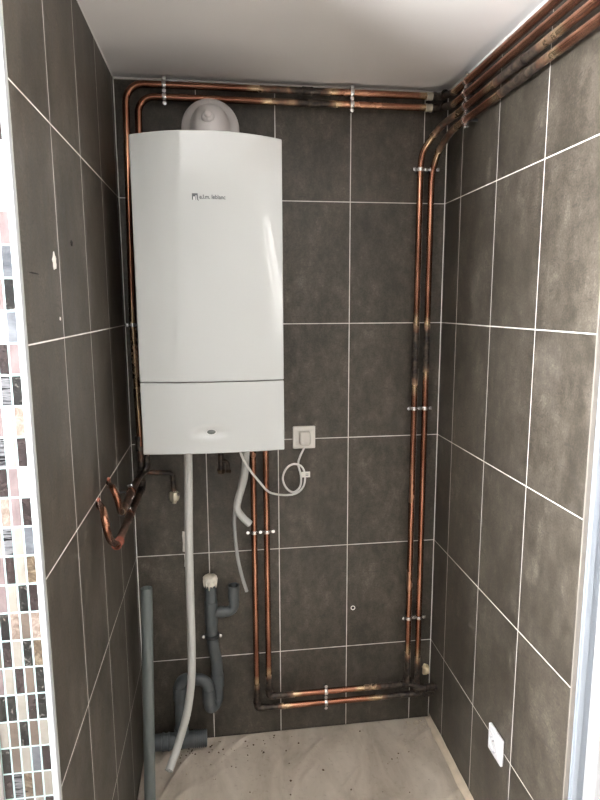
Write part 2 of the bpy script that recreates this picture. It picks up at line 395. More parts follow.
# ------------------------------------------------------------------ floor film with folds
def film_h(x, y):
    h = 0.0
    for (cx, cy, ang, wd, amp, ln) in FOLDS:
        c, s = math.cos(ang), math.sin(ang); dx, dy = x-cx, y-cy
        a = dx*c+dy*s; b = -dx*s+dy*c + 0.012*math.sin(a*14+cx*30)
        h += amp*math.exp(-(b/wd)**2)*math.exp(-(a/ln)**2)
    h += 0.0022*noise.noise(Vector((x*9+y*6, y*14-x*5, 0)))+0.0007*noise.noise(Vector((x*45, y*45, 3)))
    e = min(x, RX-x, -y)
    return h*min(1, max(0, e/0.03))
rf = random.Random(11); FOLDS = []
for i in range(34):
    FOLDS.append((rf.uniform(0.05, 1.05), rf.uniform(-0.62, -0.03), math.radians(rf.uniform(38, 66)), rf.uniform(0.006, 0.016), rf.uniform(0.003, 0.009), rf.uniform(0.05, 0.14)))
NX, NY = 230, 200; bm = NB(); G = []
for j in range(NY+1):
    y = -0.002 - 0.95*(j/NY)
    G.append([bm.verts.new((0.002+(RX-0.004)*i/NX, y, max(0.0, film_h(0.002+(RX-0.004)*i/NX, y))-0.002)) for i in range(NX+1)])
for j in range(NY):
    for i in range(NX): bm.faces.new((G[j][i], G[j+1][i], G[j+1][i+1], G[j][i+1]))
o = tag(link('floor_film', bm, M['film'], smooth=True), 'crumpled beige protective sheet covering the floor under the boiler', 'floor covering')
md = o.modifiers.new('th', 'SOLIDIFY'); md.thickness = 0.001; md.offset = -1
def edge_strip(name, pts, wdir, label):
    bm = NB(); A = []
    for p in resample([Vector(q) for q in pts], 0.02):
        n1 = noise.noise(p*18); n2 = noise.noise(p*11+Vector((5, 5, 5)))
        w_ = 0.021+0.005*n1; hgt = 0.011+0.005*n2
        A.append([bm.verts.new(p+Vector(wdir)*w_+Vector((0, 0, 0.003))), bm.verts.new(p+Vector(wdir)*w_*0.45+Vector((0, 0, 0.006+0.001*n2))), bm.verts.new(p+Vector(wdir)*0.003+Vector((0, 0, 0.009))), bm.verts.new(p+Vector(wdir)*0.0012+Vector((0, 0, 0.009+hgt)))])
    for a, b in zip(A, A[1:]):
        for k in range(3): bm.faces.new((a[k], a[k+1], b[k+1], b[k]))
    o = tag(link(name, bm, M['film_edge'], smooth=True), label, 'tape'); m = o.modifiers.new('th', 'SOLIDIFY'); m.thickness = 0.0012; m.offset = -1
edge_strip('edge_tape', [(RX, -0.012, 0), (RX, -0.80, 0)], (-1, 0, 0), 'tan tape strip along the foot of the right tiled wall')
0 and edge_strip('edge_tape', [(0.24, 0, 0), (RX-0.03, 0, 0)], (0, -1, 0), 'tan tape strip along the foot of the back tiled wall')
# crumbs and little stones on the film
bm = NB(); rc = random.Random(5)
def crumb(x, y, s, mi):
    z = max(0, film_h(x, y)); vs = []
    m = Matrix.Translation((x, y, z+s*0.25)) @ Matrix.Rotation(rc.uniform(0, 6), 4, 'Z') @ Matrix.Diagonal((s, s*rc.uniform(0.5, 1), s*0.5, 1))
    r = bmesh.ops.create_icosphere(bm, subdivisions=1, radius=0.5, matrix=m)
    for v in r['verts']:
        v.co += Vector((rc.uniform(-1, 1), rc.uniform(-1, 1), rc.uniform(-.5, .5)))*s*0.12
    for f in set(f for v in r['verts'] for f in v.link_faces): f.material_index = mi
for i in range(38): crumb(rc.gauss(0.36, 0.10), -abs(rc.gauss(0.03, 0.07))-0.02, rc.uniform(0.003, 0.009), 0 if rc.random() < 0.8 else 1)
for i in range(45): crumb(rc.uniform(0.1, 1.0), rc.uniform(-0.5, -0.03), rc.uniform(0.003, 0.009), 0 if rc.random() < 0.75 else 1)
for i in range(30): crumb(rc.gauss(0.13, 0.035), -abs(rc.gauss(0.02, 0.03))-0.03, rc.uniform(0.004, 0.010), 0)
for i in range(40): crumb(min(1.05, rc.gauss(1.02, 0.025)), -abs(rc.gauss(0.015, 0.02))-0.025, rc.uniform(0.004, 0.010), 1)
tag(link('plaster_crumbs', bm, [M['crumb'], M['crumb_light']]), 'dark crumbs and grit scattered over the beige floor sheet', 'crumbs', kind='stuff')

# ------------------------------------------------------------------ copper pipes
PR = 0.0108
def pipe_run(t, pts, rads, spots, mat='copper', r=PR, name='pipe_run', base=0.0, pre=None):
    P = resample(pre if pre else fillet(pts, rads), 0.012)
    bm = NB(); tube(bm, P, r, 16)
    o = link(name, bm, M[mat], t, smooth=True, sharp=50); put_soot_shade(o, spots, base); return o
def coupling(t, c, ax, ln=0.034, r=PR*1.16, mat='copper_dark', soot_shade=0.75, name='coupling'):
    c = Vector(c); ax = Vector(ax).normalized(); bm = NB(); h = ln/2
    lathe(bm, [(PR*0.98, -h), (r, -h), (r*1.05, -h+0.003), (r, -h+0.006), (r*0.96, -0.002), (r*0.96, 0.002), (r, h-0.006), (r*1.05, h-0.003), (r, h), (PR*0.98, h)], c, ax, 20)
    o = link(name, bm, M[mat], t, smooth=True, sharp=50); put_soot_shade(o, [(c, ln*2, soot_shade)]); return o
def elbow(t, c, d1, d2, leg=0.026, R=0.016, r=PR*1.16, soot_shade=0.8, mat='copper_dark'):
    c = Vector(c); d1 = Vector(d1).normalized(); d2 = Vector(d2).normalized(); bm = NB()
    tube(bm, fillet([c+d1*leg, c, c+d2*leg], R), r, 18)
    for d in (d1, d2): lathe(bm, [(PR*0.9, -0.009), (r*1.08, -0.009), (r*1.12, -0.005), (r*1.08, 0.0), (PR*0.9, 0.0)], c+d*leg, d, 18)
    o = link('elbow', bm, M[mat], t, smooth=True, sharp=50); put_soot_shade(o, [(c, 0.08, soot_shade)]); return o
def tee(t, c, ax, br, leg=0.026, r=PR*1.18):
    c = Vector(c); ax = Vector(ax).normalized(); br = Vector(br).normalized(); bm = NB()
    tube(bm, [c-ax*leg, c, c+ax*leg], r, 18); tube(bm, [c+br*r*0.3, c+br*leg], r, 18)
    for d in (ax, -ax, br): lathe(bm, [(PR*0.9, -0.009), (r*1.08, -0.009), (r*1.12, -0.005), (r*1.08, 0.0), (PR*0.9, 0.0)], c+d*leg, d, 18)
    o = link('tee', bm, M['copper_dark'], t, smooth=True, sharp=50); put_soot_shade(o, [(c, 0.08, 0.85)]); return o
YW = -0.040; XR = 1.043
ZA, ZB, ZC, ZD = 2.2575, 2.2220, 2.1675, 2.1300        # the four pipes under the ceiling
ZAr, ZBr = 2.2370, 2.2030
YEND = -1.9
rightg = 'copper pipes stacked under the ceiling on the right wall'
# P1: outer loop on the left, top line, first pipe of the right wall
p1 = thing('copper_pipe', 'topmost copper pipe under the ceiling, ending in the lower hook on the left wall', 'pipe')
spots = [((0.032, YW, 1.40), 0.30, 0.46), ((0.60, YW, ZA), 0.10, 0.75), ((0.50, YW, ZA), 0.10, 0.60), ((XR, YW, ZA), 0.06, 0.9), ((0.98, YW, ZA), 0.03, 0.42), ((XR, -0.10, ZAr), 0.08, 0.7)]  # first spot paints the shade beside the boiler onto the left upright
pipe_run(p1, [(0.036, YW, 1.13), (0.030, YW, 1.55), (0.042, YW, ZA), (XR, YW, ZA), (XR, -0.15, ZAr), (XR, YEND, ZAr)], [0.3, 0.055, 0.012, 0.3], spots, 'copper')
elbow(p1, (XR, YW, ZA), (-1, 0, 0), (0, -1, 0), leg=0.03)
coupling(p1, (0.60, YW, ZA), (1, 0, 0)); coupling(p1, (1.000, YW, ZA), (1, 0, 0), 0.02, mat='brass', soot_shade=0.0, name='brass_ring')
coupling(p1, (0.0315, YW, 1.14), (0, 0, 1), 0.05)
LW = 0.032
pipe_run(p1, [(0.036, YW, 1.13), (0.034, YW, 0.985), (0.034, -0.13, 0.985), (0.033, -0.46, 0.985), (0.034, -0.505, 0.986)], [0.012, 0.05, 0.03], [((0.034, YW, 1.0), 0.14, 0.85), ((0.034, -0.3, 0.985), 0.2, 0.6)], 'copper_dark', base=0.58)
elbow(p1, (0.034, YW, 0.985), (0, 0, 1), (0, -1, 0))
pipe_run(p1, None, None, [((0.036, -0.53, 0.98), 0.04, 0.5)], 'copper', name='hook', r=0.0085,
    pre=catmull([(0.034, -0.490, 0.985), (0.036, -0.545, 0.996), (0.040, -0.640, 1.042), (0.042, -0.688, 1.083), (0.040, -0.696, 1.112), (0.030, -0.662, 1.1255), (0.012, -0.604, 1.118), (-0.010, -0.540, 1.106)], 8))
o = coupling(p1, (0.0355, -0.528, 0.991), (0, 1, -0.16), 0.045, r=PR*1.16, mat='reddish', soot_shade=0, name='red_sleeve'); o['label'] = 'reddish brown sleeve'
# P2: inner loop on the left
p2 = thing('copper_pipe', 'second copper pipe under the ceiling, ending in the upper left hook and capped branch', 'pipe')
spots = [((0.62, YW, ZB), 0.09, 0.8), ((0.52, YW, ZB), 0.08, 0.55), ((XR, YW, ZB), 0.06, 0.9), ((0.98, YW, ZB), 0.03, 0.42), ((XR, -0.10, ZBr), 0.08, 0.7)]
pipe_run(p2, [(0.058, YW, 1.10), (0.066, YW, 1.5), (0.078, YW, ZB), (XR, YW, ZB), (XR, -0.15, ZBr), (XR, YEND, ZBr)], [0.3, 0.050, 0.012, 0.3], spots, 'copper')
elbow(p2, (XR, YW, ZB), (-1, 0, 0), (0, -1, 0), leg=0.03)
coupling(p2, (0.615, YW, ZB), (1, 0, 0)); coupling(p2, (0.998, YW, ZB), (1, 0, 0), 0.022, mat='brass', soot_shade=0.0, name='brass_ring')
YB = -0.064
pipe_run(p2, None, None, [((0.05, -0.06, 1.05), 0.15, 0.85)], 'copper_dark', base=0.58,
    pre=catmull([(0.058, YW, 1.12), (0.057, YW, 1.085), (0.055, -0.052, 1.058), (0.042, -0.07, 1.044), (0.036, -0.11, 1.042), (0.034, -0.25, 1.042), (0.034, -0.43, 1.042)], 8))
pipe_run(p2, [(0.050, -0.048, 1.043), (0.138, -0.048, 1.035), (0.140, -0.048, 0.972)], [0.014], [((0.14, -0.05, 1.03), 0.08, 0.8)], 'copper_dark', r=0.0085, name='branch_pipe', base=0.58)
bm = NB(); lathe(bm, [(0.0, 0), (0.008, 0), (0.009, 0.004), (0.0155, 0.007), (0.0185, 0.016), (0.0185, 0.027), (0.0155, 0.036), (0.009, 0.040), (0.007, 0.047), (0.0, 0.048)], (0.140, -0.048, 0.976), (0, 0, -1), 8)
cap = link('cap_fitting', bm, M['brass'], p2, smooth=True, sharp=30); cap['label'] = 'pale brass cap'
bm = NB(); lathe(bm, [(0, 0), (0.005, 0), (0.0055, 0.006), (0.004, 0.010), (0, 0.011)], (0.150, -0.056, 0.962), (1, -0.6, 0.3), 10); link('bleed_screw', bm, M['zinc'], cap)
pipe_run(p2, None, None, [((0.036, -0.45, 1.04), 0.04, 0.5)], 'copper', name='hook', r=0.0085,
    pre=catmull([(0.034, -0.40, 1.041), (0.036, -0.462, 1.050), (0.040, -0.512, 1.085), (0.040, -0.535, 1.114), (0.030, -0.527, 1.135), (0.012, -0.468, 1.128), (-0.010, -0.400, 1.118)], 8))
# P3 / P4: right wall, swooping down to the back wall, low run, up to the boiler
XV3, XV4 = 0.976, 1.015; XM3, XM4 = 0.453, 0.409; ZL3, ZL4 = 0.173, 0.129
def big(t, xv, xm, zl, zr, spots):
    pre = [Vector((XR, YEND, zr)), Vector((XR, -0.34, zr))] + catmull([(XR, -0.30, zr), (XR, -0.22, zr), (XR-0.004, -0.165, zr-0.004), (XR*0.62+xv*0.38, -0.118, zr-0.020), (XR*0.3+xv*0.7, -0.078, zr-0.050), (xv+0.004, -0.052, zr-0.085), (xv, YW-0.003, zr-0.125), (xv, YW, zr-0.17)], 8)
    lo = fillet([(xv, YW, 1.9), (xv, YW, zl), (xm, YW, zl), (xm, YW, 1.186)], 0.012)
    pipe_run(t, None, None, spots, 'copper', pre=pre+lo)
p3 = thing('copper_pipe', 'third copper pipe below the ceiling on the right wall, becoming the left upright', 'pipe')
big(p3, XV3, XM3, ZL3, ZC, [((XR, -0.55, ZC), 0.16, 0.85), ((XR, -0.70, ZC), 0.08, 0.5), ((XV3, YW, 1.42), 0.13, 0.85), ((XV3, YW, ZL3), 0.15, 0.95), ((0.82, YW, ZL3), 0.06, 0.5), ((XM3, YW, ZL3), 0.11, 0.9), ((1.03, -0.12, ZC), 0.12, 0.62), ((0.90, YW, ZL3), 0.05, 0.7)])
tee(p3, (XV3, YW, ZL3), (1, 0, 0), (0, 0, 1)); elbow(p3, (XM3, YW, ZL3), (1, 0, 0), (0, 0, 1))
coupling(p3, (XR, -0.56, ZC), (0, 1, 0), 0.05); coupling(p3, (XV3, YW, 1.395), (0, 0, 1), 0.045)
pipe_run(p3, [(XV3, YW, ZL3), (XV3+0.022, YW-0.010, ZL3), (XV3+0.042, YW-0.032, ZL3), (1.088, YW-0.032, ZL3)], [0.02, 0.02], [((1.03, YW, ZL3), 0.1, 0.9)], 'copper_dark', name='wall_stub', base=0.7)
p4 = thing('copper_pipe', 'lowest copper pipe on the right wall, becoming the upright nearest the corner', 'pipe')
big(p4, XV4, XM4, ZL4, ZD, [((XR, -0.57, ZD), 0.14, 0.9), ((XR, -0.68, ZD), 0.08, 0.55), ((XV4, YW, 1.44), 0.10, 0.85), ((XV4, YW, ZL4), 0.17, 0.95), ((XM4, YW, ZL4), 0.12, 0.9), ((1.03, -0.12, ZD), 0.12, 0.6), ((0.95, YW, ZL4), 0.05, 0.7)])
tee(p4, (XV4, YW, ZL4), (1, 0, 0), (0, 0, 1)); elbow(p4, (XM4, YW, ZL4), (1, 0, 0), (0, 0, 1))
coupling(p4, (XR, -0.58, ZD), (0, 1, 0), 0.05); coupling(p4, (XV4, YW, 1.455), (0, 0, 1), 0.035)
pipe_run(p4, [(XV4, YW, ZL4), (1.086, YW, ZL4)], [], [((1.05, YW, ZL4), 0.1, 0.9)], 'copper_dark', name='wall_stub', base=0.7)
coupling(p4, (1.055, YW, ZL4), (1, 0, 0), 0.03, r=PR*1.35); coupling(p3, (1.052, YW-0.032, ZL3), (1, 0, 0), 0.036, r=PR*1.4)

# ------------------------------------------------------------------ pipe clips
def clip(loc, along, spacing, n, label, wall, group='pipe clips holding the copper pipes', r=PR, mat='zinc', ends=True):
    """n collars in a row: along = pipe direction, wall = direction towards the wall; row direction = along x wall"""
    along = Vector(along).normalized(); wall = Vector(wall).normalized(); row = along.cross(wall).normalized(); c = Vector(loc)
    if row.z < -0.5 or row.x < -0.5: row = -row
    t = thing('pipe_clip', label, 'pipe clip', group)
    if isinstance(spacing, (int, float)): cs = [c+row*spacing*(i-(n-1)/2) for i in range(n)]
    else: cs = [c+row*s for s in spacing]
    for p in cs:
        bm = NB(); lathe(bm, [(r*1.02, -0.006), (r*1.22, -0.006), (r*1.30, -0.004), (r*1.30, 0.004), (r*1.22, 0.006), (r*1.02, 0.006)], p, along, 20)
        link('collar', bm, M[mat], t, smooth=True, sharp=40)
    sp = []
    for a, b in zip(cs, cs[1:]): sp.append((a+b)/2)
    d = (cs[1]-cs[0]).length if len(cs) > 1 else 2*r+0.016
    if ends: sp = [cs[0]-row*(d/2 if len(cs) > 1 else r+0.009)] + sp + [cs[-1]+row*(d/2 if len(cs) > 1 else r+0.009)]
    for p in sp:
        bm = NB(); lathe(bm, [(0, 0.006), (0.0062, 0.005), (0.0070, 0.001), (0.0062, -0.004), (0.0035, -0.005), (0.0035, -0.010), (0, -0.010)], p, -wall, 12)
        link('screw', bm, M['zinc'], t, smooth=True, sharp=40)
    m = (cs[0]+cs[-1])/2
    for q in (cs if n > 1 else [m]):
        bm = NB(); tube(bm, [q+wall*r, q+wall*0.041], 0.004, 10); link('stud', bm, M['black_rubber'], t)
    return t
X, Y, Z = Vector((1, 0, 0)), Vector((0, 1, 0)), Vector((0, 0, 1))
mid = (ZA+ZB)/2; ds = ZA-ZB
clip((0.157, YW, mid), X, ds, 2, 'zinc double clip on the top pipes above the left end of the boiler', Y)
clip((0.744, YW, mid), X, ds, 2, 'zinc double clip on the top pipes right of the flue elbow', Y)
clip(((XV3+XV4)/2, YW, 2.030), Z, XV4-XV3, 2, 'zinc double clip on the right uprights, just below their bend', Y)
clip(((XV3+XV4)/2, YW, 1.232), Z, XV4-XV3, 2, 'zinc double clip on the right uprights at the height of the outlet', Y)
clip(((XV3+XV4)/2, YW, 0.443), Z, XV4-XV3, 2, 'zinc double clip low on the right uprights above the floor run', Y)
clip(((XM3+XM4)/2, YW, 0.809), Z, XM3-XM4, 2, 'zinc double clip on the two pipes dropping below the boiler', Y)
clip((0.665, YW, (ZL3+ZL4)/2), X, ZL3-ZL4, 2, 'zinc double clip on the two horizontal pipes near the floor', Y)
clip((0.0475, YW, 1.53), Z, 0.036, 2, 'zinc double clip beside the boiler on its left in the dark corner', Y)
clip((XR, -0.240, 2.19), Y, [ZD-2.19, ZC-2.19, ZBr-2.19, ZAr-2.19], 4, 'zinc clip strap gripping all four pipes on the right wall', X)
clip((0.032, -0.30, 0.985), Y, 0, 1, 'small dark clip on the lower pipe along the left wall', -X, mat='copper_dark')
clip((0.033, -0.26, 1.042), Y, 0, 1, 'small dark clip on the upper pipe along the left wall', -X, mat='copper_dark')

# ------------------------------------------------------------------ boiler
BX0, BX1, BZ0, BZ1 = 0.0850, 0.4850, 1.1760, 2.030; BS0, BS1 = 1.3790, 1.3818; BY = -0.350
def bulge(z): return 0.014 + (0.042-0.014)*max(0, min(1, (z-BZ0)/(BZ1-BZ0)))**1.3
def front_y(x, z):
    u = (x-BX0)/(BX1-BX0)*2-1
    return BY - bulge(z)*(1-u*u)
bo = thing('boiler', 'tall white wall-hung gas boiler with a curved front hanging on the back wall', 'boiler', loc=(0, 0, 0))
def panel(name, z0, z1, dent=None, arch=0.0):
    bm = NB(); nx, nz = 64, max(16, int((z1-z0)/0.008)); F = []
    for j in range(nz+1):
        row = []
        for i in range(nx+1):
            x = BX0+(BX1-BX0)*i/nx; u = 2*i/nx-1; z = z0+(z1-z0)*j/nz
            z += arch*(1-u*u)*(j/nz)
            y = front_y(x, z)
            if dent:
                q = ((x-dent[0])/0.046)**2+((z-dent[1])/0.0135)**2
                y += 0.0085*math.exp(-q*q) if q < 8 else 0
            row.append(bm.verts.new((x, y, z)))
        F.append(row)
    for j in range(nz):
        for i in range(nx): bm.faces.new((F[j][i], F[j][i+1], F[j+1][i+1], F[j+1][i]))
    yb = BY+0.11
    ring = [F[0][i] for i in range(nx+1)] + [F[j][nx] for j in range(1, nz+1)] + [F[nz][i] for i in range(nx-1, -1, -1)] + [F[j][0] for j in range(nz-1, 0, -1)]
    B = [bm.verts.new((v.co.x, yb, v.co.z)) for v in ring]; n = len(ring)
    for k in range(n): bm.faces.new((ring[k], ring[(k+1) % n], B[(k+1) % n], B[k]))
    bm.faces.new(B)
    o = link(name, bm, M['boiler'], bo, smooth=True, sharp=35, bevel=0.003); return o
panel('front_panel', BS1, BZ1, arch=0.006)
flap = panel('lower_flap', BZ0, BS0, dent=(0.2765, 1.2375))
bm = NB(); box(bm, (BX0+0.004, BY+0.10, BZ0+0.004), (BX1-0.004, -0.015, BZ1-0.006)); link('casing', bm, M['body_grey'], bo, bevel=0.006)
bm = NB(); box(bm, (BX0+0.002, BY+0.002, BS0-0.002), (BX1-0.002, BY+0.10, BS1+0.002)); link('seam', bm, M['seam'], bo)
bm = NB()
bmesh.ops.create_uvsphere(bm, u_segments=24, v_segments=12, radius=1, matrix=Matrix.Translation((0.2765, front_y(0.2765, 1.2375)+0.0068, 1.2375)) @ Matrix.Diagonal((0.0125, 0.0045, 0.0068, 1)))
o = link('button', bm, M['button'], flap, smooth=True); o['label'] = 'dark oval button'
bm = NB()
pts = [Vector((0.2765+0.0135*math.cos(a), front_y(0.2765, 1.2375)+0.0062, 1.2375+0.0080*math.sin(a))) for a in [2*PI*k/28 for k in range(29)]]
tube(bm, pts, 0.0013, 8); link('button_ring', bm, M['body_grey'], flap, smooth=True)
# brand mark: small dark square emblem and grey lettering on the curved front
bm = NB()
def plate(bm, x0, x1, z0, z1, mi, off):
    n = 4
    for i in range(n):
        a = x0+(x1-x0)*i/n; b = x0+(x1-x0)*(i+1)/n
        bm.faces.new([bm.verts.new((x, front_y(x, z)-off, z)) for x, z in ((a, z0), (b, z0), (b, z1), (a, z1))]).material_index = mi
plate(bm, 0.2440, 0.2590, 1.8640, 1.8800, 0, 0.0006)
plate(bm, 0.2475, 0.2510, 1.8640, 1.8720, 1, 0.0009); plate(bm, 0.2535, 0.2555, 1.8640, 1.8750, 1, 0.0009)
plate(bm, 0.2590, 0.2612, 1.8620, 1.8645, 0, 0.0006)
em = link('emblem', bm, [M['logo'], M['logo_light']], bo); em['label'] = 'small dark square emblem'
tc = bpy.data.curves.new('lettering', 'FONT'); tc.body = 'e.l.m. leblanc'; tc.size = 0.0145; tc.space_character = 0.98; tc.offset = 0.00018
to = bpy.data.objects.new('lettering_tmp', tc); col.objects.link(to); bpy.context.view_layer.update()
me = bpy.data.meshes.new_from_object(to.evaluated_get(bpy.context.evaluated_depsgraph_get())); bpy.data.objects.remove(to)
wd = max(v.co.x for v in me.vertices); k = 0.0680/wd
bm = NB(); bm.from_mesh(me)
ext = bmesh.ops.extrude_face_region(bm, geom=bm.faces[:]); 
for v in [g_ for g_ in ext['geom'] if isinstance(g_, bmesh.types.BMVert)]: v.co.z += 0.0004
for v in bm.verts:
    x = 0.2628+v.co.x*k; z = 1.8665+v.co.y*1.05; v.co = Vector((x, front_y(x, z)-0.0003-v.co.z, z))
le = link('lettering', bm, M['logo'], bo); le['label'] = 'grey maker lettering'

# flue elbow and rosette on the top of the boiler
fl = thing('flue_elbow', 'pale grey flue elbow rising from the boiler top into a round wall collar', 'flue')
fx = 0.2945
bm = NB(); lathe(bm, [(0.0, -0.055), (0.060, -0.055), (0.060, 0.0), (0.088, 0.0), (0.0885, 0.006), (0.084, 0.011), (0.073, 0.014), (0.062, 0.020), (0.055, 0.030), (0, 0.030)], (fx, -0.058, 2.128), (0, -1, 0), 56)
link('wall_collar', bm, M['flue'], fl, smooth=True, sharp=50)
bm = NB(); tube(bm, fillet([(fx, -0.150, 2.032), (fx, -0.150, 2.128), (fx, -0.02, 2.128)], 0.058, 16), 0.057, 40); link('bend', bm, M['flue'], fl, smooth=True, sharp=60)
bm = NB(); tube(bm, [(fx, -0.150, 2.026), (fx, -0.150, 2.052)], 0.062, 40); link('base_collar', bm, M['flue'], fl, smooth=True, sharp=60)
bm = NB()
lathe(bm, [(0.020, 0.0), (0.0195, 0.012), (0.017, 0.017), (0.012, 0.019), (0.0115, 0.023), (0.008, 0.027), (0, 0.028)], (fx-0.006, -0.186, 2.122), Vector((0, -1, 0.45)), 28)
link('test_cap', bm, M['flue'], fl, smooth=True, sharp=50)

# ------------------------------------------------------------------ hoses, cable and valve stub under the boiler
bm = NB(); P = resample(catmull([(0.1995, -0.20, 1.186), (0.2000, -0.20, 1.12), (0.1945, -0.20, 0.90), (0.1915, -0.20, 0.70), (0.1905, -0.20, 0.52), (0.1860, -0.20, 0.38), (0.1700, -0.20, 0.265), (0.1430, -0.203, 0.168), (0.1270, -0.220, 0.128), (0.1085, -0.266, 0.102)], 12), 0.01)
tube(bm, P, 0.0132, 24, inner=0.0105)
tag(link('condensate_hose', bm, [M['hose'], M['dark_inside']], smooth=True, sharp=50), 'long pale grey hose hanging from the boiler down to the floor sheet', 'hose')
bm = NB(); P = resample(catmull([(0.383, -0.15, 1.186), (0.381, -0.15, 1.12), (0.374, -0.15, 1.04), (0.354, -0.15, 0.97), (0.349, -0.15, 0.935), (0.366, -0.15, 0.905), (0.390, -0.15, 0.880)], 10), 0.008)
tube(bm, P, 0.0120, 20)
tag(link('overflow_hose', bm, [M['hose'], M['dark_inside']], smooth=True, sharp=50), 'short thick grey hose stub bent to the right under the boiler', 'hose')
bm = NB(); P = resample(catmull([(0.376, -0.12, 1.186), (0.373, -0.12, 1.08), (0.356, -0.122, 0.985), (0.3425, -0.12, 0.92), (0.3395, -0.12, 0.86), (0.3470, -0.12, 0.76), (0.3600, -0.12, 0.69), (0.3760, -0.12, 0.630)], 10), 0.008)
tube(bm, P, 0.0058, 14)
tag(link('drain_tube', bm, [M['hose_thin'], M['dark_inside']], smooth=True), 'thin grey tube dangling behind the short hose stub', 'tube')
va = thing('pipe_stub', 'dark purplish pipe stub with a brass tap just under the boiler', 'pipe')
bm = NB(); tube(bm, [(0.300, -0.07, 1.186), (0.300, -0.07, 1.045)], 0.009, 14); o = link('stub', bm, M['copper_dark'], va, smooth=True, sharp=50); put_soot_shade(o, [], 0.70)
bm = NB(); tube(bm, fillet([(0.300, -0.07, 1.075), (0.322, -0.07, 1.075), (0.324, -0.07, 1.040)], 0.012), 0.007, 14); o = link('tap_arm', bm, M['copper_dark'], va, smooth=True); put_soot_shade(o, [], 0.75)
bm = NB(); lathe(bm, [(0, 0), (0.013, 0), (0.014, 0.006), (0.013, 0.014), (0, 0.014)], (0.300, -0.07, 1.048), (0, 0, -1), 6); lathe(bm, [(0, 0), (0.010, 0), (0.010, 0.010), (0, 0.010)], (0.324, -0.07, 1.046), (0, 0, -1), 6)
o = link('nut', bm, simple('dull_brass', (0.07, 0.045, 0.022), 0.5, metal=0.6, var=0.3), va)

sw = thing('power_outlet', 'cream square outlet on the back wall right of the boiler, plug pushed in', 'outlet', loc=(0, 0, 0))
def socket_plate(t, c, nrm, up, size, mat, hole=True):
    nrm = Vector(nrm); up = Vector(up); sd = up.cross(nrm).normalized(); c = Vector(c)
    def bx(bm, w_, h_, a, b, off=(0, 0)):
        vs = []
        o_ = c+sd*off[0]+up*off[1]
        for d in (a, b):
            for sx, sz in ((-1, -1), (1, -1), (1, 1), (-1, 1)): vs.append(bm.verts.new(o_+sd*sx*w_/2+up*sz*h_/2+nrm*d))
        for f in ((0, 1, 2, 3), (4, 5, 6, 7), (0, 1, 5, 4), (1, 2, 6, 5), (2, 3, 7, 6), (3, 0, 4, 7)): bm.faces.new([vs[i] for i in f])
    bm = NB(); bx(bm, size, size, 0, 0.010); link('plate', bm, mat, t, bevel=0.004, smooth=True, sharp=50)
    bm = NB(); bx(bm, size*0.66, size*0.66, 0.006, 0.0125); link('insert', bm, mat, t, bevel=0.002)
    return bx, c, nrm, up, sd
bx, *_ = socket_plate(sw, (0.5905, -0.0005, 1.1335), (0, -1, 0), (0, 0, 1), 0.080, M['plastic_white'])
pg = thing('plug', 'pale plug with white cable in the back wall outlet', 'plug')
bm = NB(); bx(bm, 0.038, 0.046, 0.011, 0.042, (0.0, 0.002)); link('plug_body', bm, M['plug_grey'], pg, bevel=0.006, smooth=True, sharp=50)
bm = NB(); bx(bm, 0.028, 0.012, 0.030, 0.046, (0.0, -0.016)); link('grip', bm, M['plug_grey'], pg, bevel=0.003)
loop = [(0.358, -0.245, 1.184), (0.361, -0.25, 1.145), (0.386, -0.235, 1.092), (0.418, -0.20, 1.040), (0.450, -0.15, 0.990), (0.482, -0.10, 0.962), (0.525, -0.060, 0.944), (0.560, -0.045, 0.945), (0.584, -0.040, 0.968),
        (0.589, -0.038, 1.005), (0.578, -0.036, 1.036), (0.550, -0.034, 1.046), (0.524, -0.032, 1.030), (0.512, -0.030, 0.995), (0.524, -0.028, 0.960), (0.549, -0.028, 0.943), (0.572, -0.030, 0.962),
        (0.576, -0.032, 1.000), (0.566, -0.034, 1.045), (0.573, -0.038, 1.075), (0.584, -0.040, 1.100), (0.5905, -0.036, 1.118)]
bm = NB(); tube(bm, resample(catmull(loop, 10), 0.006), 0.0036, 10); link('cable', bm, M['cable'], pg, smooth=True)
bm = NB(); box(bm, (0.576, -0.046, 1.000), (0.606, -0.0445, 1.020)); box(bm, (0.590, -0.0463, 1.006), (0.600, -0.0459, 1.008), 1); box(bm, (0.590, -0.0463, 1.011), (0.600, -0.0459, 1.013), 1)
o = link('cable_tag', bm, [M['plastic_white'], M['logo']], pg); o['label'] = 'small white paper tag'

sw2 = thing('wall_socket', 'white square socket low on the right tiled wall', 'outlet')
socket_plate(sw2, (RX-0.0005, -0.559, 0.3245), (-1, 0, 0), (0, 0, 1), 0.083, M['plastic_bright'])
bm = NB(); c = Vector((RX-0.013, -0.559, 0.3245)); lathe(bm, [(0.0225, 0.0), (0.0225, 0.0030), (0.0195, 0.0030), (0.0185, -0.002), (0, -0.002)], c, (-1, 0, 0), 32); link('round_well', bm, simple('socket_well_grey', (0.66, 0.66, 0.68), 0.4), sw2, smooth=True, sharp=40)  # round well in a slightly darker grey than the plate
bm = NB()
for dy in (-0.0095, 0.0095): lathe(bm, [(0, 0), (0.0025, 0), (0.0025, 0.0006), (0, 0.0006)], c+Vector((0.0018, dy, 0)), (-1, 0, 0), 12)
link('pin_holes', bm, M['dark_inside'], sw2)
bm = NB(); lathe(bm, [(0, 0), (0.0026, 0), (0.0024, 0.006), (0, 0.007)], c+Vector((0.0018, 0, 0.011)), (-1, 0, 0), 12); link('earth_pin', bm, M['zinc'], sw2)

